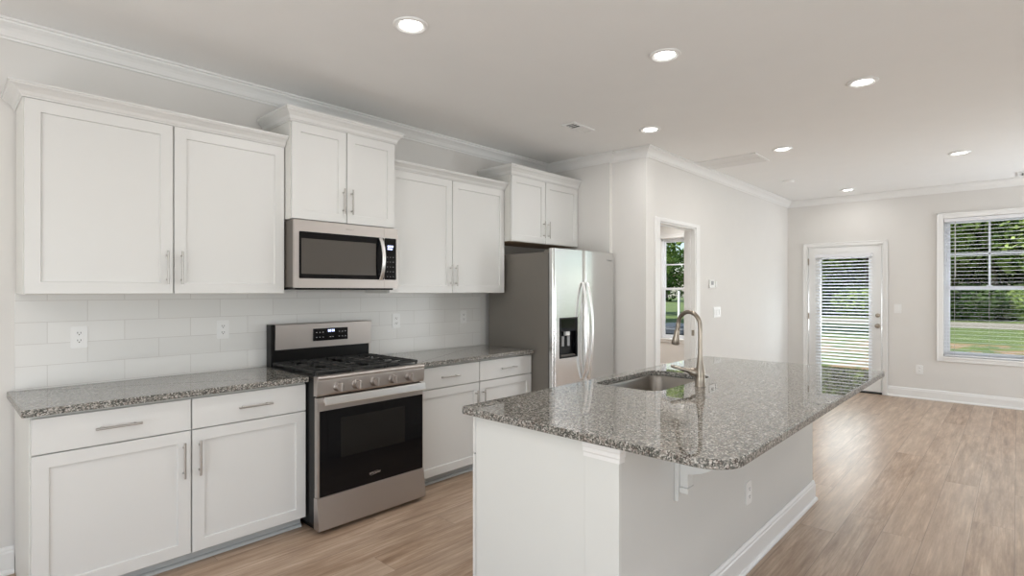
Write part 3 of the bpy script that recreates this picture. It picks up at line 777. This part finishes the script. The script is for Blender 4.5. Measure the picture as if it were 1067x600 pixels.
# ------------------------------------------------------------------ refrigerator
F0, F1, FB, FS, FT = 3.553, 4.487, 2.900, 3.993, 1.742
t = thing('refrigerator', 'stainless steel side-by-side refrigerator with a dark ice dispenser beside the wall', 'refrigerator', ((F0+F1)/2, 3.2, 0))
obj('body', B().box(F0, F1, FB, 3.615, .03, FT, .004).box(F0+.03, F1-.03, FB+.02, 3.58, 0, .03), fside_m, t)
obj('door_gasket', B().box(F0+.006, F1-.006, FB-.012, FB+.001, .09, FT-.005), rubber_m, t)
obj('hinge_cover', B().box(F0+.01, F0+.12, FB-.03, FB+.05, FT, FT+.022, .005).box(F1-.12, F1-.01, FB-.03, FB+.05, FT, FT+.022, .005), fside_m, t)
obj('base_grille', B().box(F0+.01, F1-.01, FB-.03, FB-.005, .012, .078, .003), mwside_m, t)
def fdoor(x0, x1, hole=None):
    """curved front door, z .085-1.772; optional dispenser hole (x,x,z,z)"""
    b = B(); z0, z1 = .085, 1.772; yb = FB-.013; yf = 2.845
    def yfront(x):
        q = (x-x0)/(x1-x0); e = min(q, 1-q)*(x1-x0)
        rnd = .010*(1-min(1, e/.008))**2
        return yf - .0036 + (x-FS)**2/60 + rnd
    xs = sorted({x0, x0+.0015, x0+.004, x0+.008, *[x0+.008+(x1-x0-.016)*i/14 for i in range(15)], x1-.008, x1-.004, x1-.0015, x1, *(hole[:2] if hole else [])})
    zs = sorted({z0, z1, *(hole[2:] if hole else [])})
    V = {}
    def v(i, j, back=False):
        key = (i, j, back)
        if key not in V: V[key] = b.bm.verts.new((xs[i], yb if back else yfront(xs[i]), zs[j]))
        return V[key]
    for i in range(len(xs)-1):
        for j in range(len(zs)-1):
            inh = hole and hole[0] <= xs[i] < hole[1] and hole[2] <= zs[j] < hole[3]
            if not inh:
                f = b.bm.faces.new([v(i, j), v(i+1, j), v(i+1, j+1), v(i, j+1)]); f.smooth = True
            f = b.bm.faces.new([v(i, j, True), v(i+1, j, True), v(i+1, j+1, True), v(i, j+1, True)])
        for j in (0, len(zs)-1): b.bm.faces.new([v(i, j), v(i+1, j), v(i+1, j, True), v(i, j, True)])
    for i in (0, len(xs)-1):
        for j in range(len(zs)-1): b.bm.faces.new([v(i, j), v(i, j+1), v(i, j+1, True), v(i, j, True)])
    return b, yfront
hole = (3.643, 3.886, .838, 1.178)
b, yfn = fdoor(F0, FS-.004, hole)
d1 = obj('door', b, fsteel_m, t, label='freezer door with the dispenser')
dz = B(); h0, h1, hz0, hz1 = hole
yr = FB-.0135; yq = 2.843
for (p, q, r, s_) in ((h0-.004, h0+.008, hz0-.004, hz1+.004), (h1-.008, h1+.004, hz0-.004, hz1+.004), (h0+.008, h1-.008, hz0-.004, hz0+.008), (h0+.008, h1-.008, hz1-.008, hz1+.004)):
    dz.box(p, q, yq-.005, yq+.02, r, s_, .002)
dz.box(h0+.001, h1-.001, yr-.006, yr-.001, hz0+.001, hz1-.001)
disp = obj('dispenser', dz, black_m, d1)
obj('dispenser_panel', B().box(h0+.008, h1-.008, yq-.003, yr-.007, 1.062, hz1-.008, .002), ovglass_m, disp)
obj('ice_chute', B().box(3.735, 3.790, 2.848, 2.879, 1.025, 1.062, .004), plastic_m, disp)
for px in (3.70, 3.78): obj('paddle', B().box(px, px+.035, 2.868, 2.876, .932, 1.02, .003), label_m, disp)
obj('drip_tray', B().box(h0+.02, h1-.02, 2.846, 2.879, .848, .860, .003), mwside_m, disp)
b, yfn2 = fdoor(FS+.004, F1)
d2 = obj('door', b, fsteel_m, t, label='fresh food door')
for dd, x in ((d1, 3.958), (d2, 4.030)):
    path = []; z0, z1 = .63, 1.487
    for i in range(25):
        q = i/24; path.append((x, 2.835-.062*math.sin(PI*q)**.75, z0+(z1-z0)*q))
    obj('handle', B().tube(path, .0125, 12, flat=(.8, 1)), hsteel_m, dd, label='long bowed bright steel handle')
obj('logo', place_text(text_mesh('Whirlpool', .022, .0004, .25), 4.40, yfn2(4.40)-.0006, 1.70), label_m, d2)

# ------------------------------------------------------------------ island
IX0, IX1, IY0, IY1 = 1.622, 4.055, 1.011, 1.755
ZI = .904
t = thing('kitchen_island', 'white kitchen island with a grey panelled seating side standing on the plank floor', 'kitchen island', ((IX0+IX1)/2, 1.38, 0))
kw = 1.150
obj('knee_wall', B().box(IX0+.018, IX1-.001, IY0, kw, 0, ZI-.033), knee_m, t)
obj('end_post', B().box(IX0, IX0+.0185, IY0-.002, kw+.004, 0, ZI-.034, .002), island_m, t)
cap_prof = [(.0, .812), (.006, .812), (.006, .826), (.010, .832), (.010, .846), (.014, .852), (.014, .8695), (0, .8695)]
obj('post_capital', B().sweep([(IX0, kw+.004), (IX0, IY0-.002), (IX0+.03, IY0-.002)], cap_prof), trim_m, t)
cc = obj('cabinet_box', B().box(IX0+.003, IX0+.018, kw+.004, IY1-.022, .0, ZI-.034, .001, 1).box(IX1-.018, IX1-.003, kw, IY1-.022, 0, ZI-.034, .001, 1)
    .box(IX0+.018, IX1-.018, kw+.001, IY1-.022, .09, .118).box(IX0+.018, IX1-.018, IY1-.10, IY1-.085, .002, .09)
    .box(IX0+.018, IX1-.018, IY1-.03, IY1-.022, .118, .14).box(IX0+.018, IX1-.018, IY1-.03, IY1-.022, .85, ZI-.034), island_m, t)
# fronts on the working side (+y)
def mirror_front(bb, yf):
    bmesh.ops.transform(bb.bm, matrix=Matrix.Translation((0, 2*yf, 0)) @ Matrix.Scale(-1, 4, (0, 1, 0)), verts=bb.bm.verts); return bb
cells = [(IX0+.001, 2.22), (2.22, 2.79), (2.79, 3.36), (3.36, IX1-.003)]
for i, (a, c) in enumerate(cells):
    yf = IY1
    d = obj('door', mirror_front(shaker(B(), a+.003, c-.003, .1, .695, yf), yf), cab_m, t)
    xp = c-.05 if i % 2 == 0 else a+.05
    pull(d, (xp, yf, .47), (xp, yf, .64), (0, 1, 0))
    d = obj('drawer', mirror_front(slab_front(B(), a+.003, c-.003, .702, .86, yf), yf), cab_m, t)
    pull(d, ((a+c)/2-.09, yf, .783), ((a+c)/2+.09, yf, .783), (0, 1, 0))
obj('baseboard', B().sweep([(IX0, kw), (IX0, IY0-.001), (IX1, IY0-.001), (IX1, kw)], bb_prof), trim_m, t)
def corbel(x):
    b = B()
    y = IY0; zt = ZI-.033
    b.box(x-.038, x+.038, y-.018, y-.0005, .565, zt, .003)
    b.box(x-.045, x+.045, y-.24, y-.018, zt-.018, zt, .003)
    pts = [(y-.018, zt-.018), (y-.215, zt-.018), (y-.215, zt-.04)]
    for i in range(9):
        a = PI/2*i/8; pts.append((y-.05-.165*math.cos(a)**1.2 if i < 8 else y-.05, zt-.04-.15*math.sin(a)))
    pts += [(y-.05, .62), (y-.042, .605), (y-.018, .605)]
    b.prism(pts, x-.022, x+.022, 'x', .002)
    b.box(x-.03, x+.03, y-.055, y-.018, .60, .625, .004)
    return obj('corbel', b, knee_m, t)
corbel(2.075); corbel(3.48)

# island slab with the sink cut-out
S0, S1, SY0, SY1 = 2.480, 3.165, 1.325, 1.715
def slab_with_hole(outer, hole, z0, z1, bev=.004):
    b = B()
    from mathutils.geometry import tessellate_polygon
    lo_, hi_ = outer, hole
    pts = [Vector((x, y, 0)) for x, y in lo_]; hp = [Vector((x, y, 0)) for x, y in hi_]
    tris = tessellate_polygon([pts, hp[::-1]])
    allp = pts + hp[::-1]
    for z in (z0, z1):
        vs = [b.bm.verts.new((p.x, p.y, z)) for p in allp]
        for tr_ in tris: b.bm.faces.new([vs[i] for i in tr_])
        if z == z0: L = vs
        else: U = vs
    no = len(pts)
    for i in range(no): b.bm.faces.new([L[i], L[(i+1) % no], U[(i+1) % no], U[i]])
    nh = len(hp)
    for i in range(nh):
        a, c = no+i, no+(i+1) % nh; b.bm.faces.new([L[a], L[c], U[c], U[a]])
    bmesh.ops.recalc_face_normals(b.bm, faces=b.bm.faces)
    es = [e for e in b.bm.edges if len(e.link_faces) == 2 and e.calc_face_angle(0) > .8 and abs(e.verts[0].co.z-e.verts[1].co.z) < 1e-6]
    bmesh.ops.bevel(b.bm, geom=es, offset=bev, segments=2, affect='EDGES', profile=.5)
    return b
outer = rrect(1.583, 4.118, .612, 1.788, [.115, .03, .03, .02], 10)
b = slab_with_hole(outer, rrect(S0, S1, SY0, SY1, .07, 6), ZI-.032, ZI)
tag(obj('countertop', edge_faces(b), [granite_m, edge_m], loc=(2.85, 1.2, ZI-.032)), 'large speckled granite slab on the island with a rounded corner and sink cut-out', 'countertop')

# sink bowl
def loft(b, levels, smooth=True):
    V = b.grid([[Vector((x, y, z)) for x, y in poly] for poly, z in levels], closed_u=True, smooth=smooth); return V
zt = ZI-.0335
b = B()
e = .012
V = loft(b, [(rrect(S0-.03, S1+.03, SY0-.03, SY1+.03, .06), zt), (rrect(S0-.004, S1+.004, SY0-.004, SY1+.004, .07), zt), (rrect(S0+.001, S1-.001, SY0+.001, SY1-.001, .07), zt-.012),
             (rrect(S0+.012, S1-.012, SY0+.012, SY1-.012, .065), zt-.16), (rrect(S0+.03, S1-.03, SY0+.03, SY1-.03, .055), zt-.185),
             (rrect(S0+.20, S1-.20, SY0+.13, SY1-.13, .03), zt-.192)])
b.cap(V[-1])
bmesh.ops.solidify(b.bm, geom=list(b.bm.faces), thickness=.0015)
t = thing('sink', 'stainless steel undermount sink set into the island countertop', 'sink', ((S0+S1)/2, (SY0+SY1)/2, zt-.2))
sb = obj('bowl', b, sink_m, t)
obj('drain', B().lathe(((S0+S1)/2, (SY0+SY1)/2, zt-.1915), [(.055, .001), (.055, .003), (.042, .004), (.040, .001), (.001, .0015)], 24), hsteel_m, t)

# faucet
fx_, fy_ = 2.792, 1.236
t = thing('faucet', 'brushed nickel pull-down kitchen faucet beside the island sink', 'faucet', (fx_, fy_, ZI))
dv = Vector((.28, .96, 0)); base_ = Vector((fx_, fy_, ZI))
obj('body', B().lathe(base_, [(.030, .0005), (.030, .004), (.0275, .008), (.0265, .055), (.0265, .075), (.0225, .095), (.0165, .125), (.0125, .17), (.0122, .20)], 28), nickel_m, t)
pts = [base_+Vector((0, 0, .19)), base_+Vector((0, 0, .25)), base_+Vector((0, 0, .30))]
c = .076
for i in range(1, 17):
    a = PI*i/16*1.03; pts.append(base_+dv*(c-c*math.cos(a))+Vector((0, 0, .315+c*math.sin(a)*1.02)))
pts += [base_+dv*.158+Vector((0, 0, .285))]
obj('spout', B().tube(pts, .0115, 16), nickel_m, t)
p0 = base_+dv*.157+Vector((0, 0, .290)); p1 = base_+dv*.173+Vector((0, 0, .208)); ax = (p1-p0)
obj('spray_head', B().tube([p0, p0+ax*.08, p0+ax*.3, p0+ax*.62, p0+ax*.9, p1], [.0125, .0145, .0155, .0195, .0225, .020], 20), nickel_m, t)
hub = base_+Vector((-.004, .012, .068))
ld = Vector((-.34, .90, .22)).normalized()
hl = obj('lever', B().tube([hub-ld*.012, hub+ld*.012, hub+ld*.03, hub+ld*.05, hub+ld*.10, hub+ld*.135, hub+ld*.142], [.020, .0245, .022, .013, .0095, .0085, .005], 16), nickel_m, t)

# ------------------------------------------------------------------ outdoors
GZ = -.45
def sheet(x0, x1, y0, y1, z, n=1): return B().box(x0, x1, y0, y1, z-.2, z)
struct('lawn', sheet(9.05, 150, -60, 90, GZ), lawn_m, 'grass lawn outside')
struct('gravel_road', B().box(35.5, 42, -60, 17, GZ, GZ+.02), road_m, 'pale gravel road across the lawn')

def leaves(b, blobs, n, size, rnd):
    tot = sum(w for *_, w in blobs)
    for (cx, cy, cz, rx, ry, rz, w) in blobs:
        for _ in range(int(n*w/tot)):
            while True:
                p = Vector((rnd.uniform(-1, 1), rnd.uniform(-1, 1), rnd.uniform(-1, 1)))
                if .25 < p.length < 1: break
            p = p.normalized()*(p.length**.6)
            q = Vector((cx+p.x*rx, cy+p.y*ry, cz+p.z*rz))
            u = Vector((rnd.gauss(0, 1), rnd.gauss(0, 1), rnd.gauss(0, .6))).normalized()
            v = u.cross(Vector((rnd.gauss(0, 1), rnd.gauss(0, 1), rnd.gauss(0, 1)))).normalized()
            s_ = size*rnd.uniform(.6, 1.4)
            b.face([q-u*s_, q+v*s_*.45, q+u*s_, q-v*s_*.45])
def tree(x, y, h, spread, label, seed, n=3500, size=.16, crown0=.3, trunk_r=.2, leafm=None, barkm=None, name='tree', group='trees beyond the lawn'):
    rnd = random.Random(seed)
    t = thing(name, label, 'tree', (x, y, GZ), group)
    b = B(); tips = []
    tp = [(x+rnd.uniform(-.15, .15)*i, y+rnd.uniform(-.15, .15)*i, GZ-.02+h*.8*i/6) for i in range(7)]
    b.tube(tp, [trunk_r*(1-.12*i) for i in range(7)], 9)
    for i in range(9):
        k_ = rnd.randint(2, 6); p = Vector(tp[k_]); a = rnd.uniform(0, 2*PI); L = spread*rnd.uniform(.6, 1)
        m = p+Vector((math.cos(a)*L*.5, math.sin(a)*L*.5, L*.22)); e_ = p+Vector((math.cos(a)*L, math.sin(a)*L, L*.45))
        b.tube([p, m, e_], [trunk_r*.4, trunk_r*.22, trunk_r*.08], 6); tips.append(e_)
    obj('trunk', b, barkm or bark_m, t)
    blobs = [(q.x, q.y, max(q.z, GZ+h*crown0+1), spread*.5, spread*.5, h*.15, 1) for q in tips]
    blobs += [(x, y, GZ+h*(crown0+.35), spread*.85, spread*.85, h*.38, 4)]
    b = B(); leaves(b, blobs, n, size, rnd); obj('foliage', b, leafm or leaf_m, t)
def bush(x, y, w, h, label, seed, n=1500, size=.12, leafm=None, group='bushes along the tree line'):
    rnd = random.Random(seed)
    t = thing('bush', label, 'bush', (x, y, GZ), group)
    b = B()
    for i in range(5):
        a = rnd.uniform(0, 2*PI); b.tube([(x, y, GZ), (x+math.cos(a)*w*.3, y+math.sin(a)*w*.3, GZ+h*.7)], [.04, .015], 5)
    obj('stem', b, bark_m, t)
    b = B(); leaves(b, [(x, y, GZ+h*.5, w, w, h*.55, 1)], n, size, rnd); obj('foliage', b, leafm or leaf_dark_m, t)

# seen through the right window (y/x about -.02 to .09)
LT = 'tall leafy tree in the woods beyond the gravel road'
tree(46, 3.9, 15, 3.6, 'pale-trunked tree left of the window view beyond the road', 1, 9000, .26, .22, .26, leaf_m, pale_m)
tree(48, 1.2, 16, 4.0, 'leafy tree in the middle of the window view beyond the road', 2, 9000, .26, .2, .24)
tree(47, -2.5, 15, 4.0, LT, 3, 8000, .28, .16, .2)
tree(54, 5.0, 18, 5.0, LT, 4, 7000, .5, .1, .3, leaf_dark_m)
tree(55, -1.0, 18, 5.0, LT, 5, 7000, .5, .1, .3, leaf_dark_m)
tree(50, 8.6, 16, 4.2, LT, 6, 8000, .28, .15, .24)
tree(47, 11.8, 16, 4.0, LT, 7, 8000, .28, .12, .24)
tree(56, 13.5, 18, 5.0, LT, 8, 7000, .5, .1, .3, leaf_dark_m)
tree(57, 19, 18, 5.0, LT, 9, 5000, .5, .1, .3, leaf_dark_m)
tree(48, -7.5, 16, 4.5, LT, 10, 5000, .3, .15, .24)
tree(56, -9, 18, 5, LT, 11, 5000, .5, .1, .3, leaf_dark_m)
tree(50, -13, 17, 5, LT, 12, 5000, .4, .1, .3)
BL = 'low dark bush at the edge of the woods beyond the road'
for i, (x, y) in enumerate(((45, -4.5), (46.5, -.8), (45.5, 2.2), (47, 5.4), (45.5, 8.2), (46.5, 10.4), (45, 13.2), (47, 16))):
    bush(x, y, 1.9, 2.2, BL, 40+i, 2200, .24, leaf_m if i % 3 == 1 else leaf_dark_m)
for i, (x, y) in enumerate(((52, -6.5), (52.5, -3.2), (52, .4), (53, 3.4), (52, 7.0), (53, 10.5), (52, 14.5), (53, 18))):
    bush(x, y, 2.6, 5.2, 'tall dense shrub behind the front row of trees', 60+i, 2600, .32, leaf_m if i % 2 else leaf_dark_m, group='tall shrubs in the woods')
# seen through the side room window (y/x about .45 to .53)
tree(27, 10.9, 11, 4.2, 'bright lime-green tree just right of the side room window view', 20, 7500, .2, .36, .14, leaf_light_m, group=None)
tree(28, 17.0, 11, 4.2, 'bright lime-green tree just left of the side room window view', 23, 7500, .2, .36, .14, leaf_light_m, group=None)
tree(40, 22.5, 13, 4.2, 'green tree standing farther back between the two lime-green trees', 24, 5000, .26, .3, .14, leaf_m, group=None)
for i, (x, y) in enumerate(((92, 38), (96, 43), (90, 46), (95, 51), (97, 33))):
    tree(x, y, 10, 4.5, 'distant dark tree at the far edge of the lawn', 30+i, 1800, .35, .0, .3, leaf_dark_m, group='distant trees')
tag(obj('white_post', B().box(16.97, 17.03, 8.23, 8.29, GZ, 1.42, .005), post_m, loc=(17, 8.26, GZ)), 'slim white post standing on the lawn outside the side room', 'post')

t = thing('air_conditioner', 'grey outdoor air conditioner unit below the side room window', 'air conditioner', (10.5, 5.2, GZ))
obj('pad', B().box(10.0, 11.0, 4.7, 5.75, GZ, GZ+.18, .01), road_m, t)
obj('cabinet', B().box(10.1, 10.9, 4.8, 5.62, GZ+.18, GZ+1.12, .03), ac_m, t)
b = B()
for i in range(14): b.box(10.085, 10.1, 4.83, 5.59, GZ+.26+i*.058, GZ+.285+i*.058, .003)
obj('louvers', b, ac_m, t)
obj('fan_guard', B().lathe((10.5, 5.21, GZ+1.12), [(.36, 0), (.35, .03), (.22, .07), (.05, .09), (.001, .09)], 24), ac_m, t)
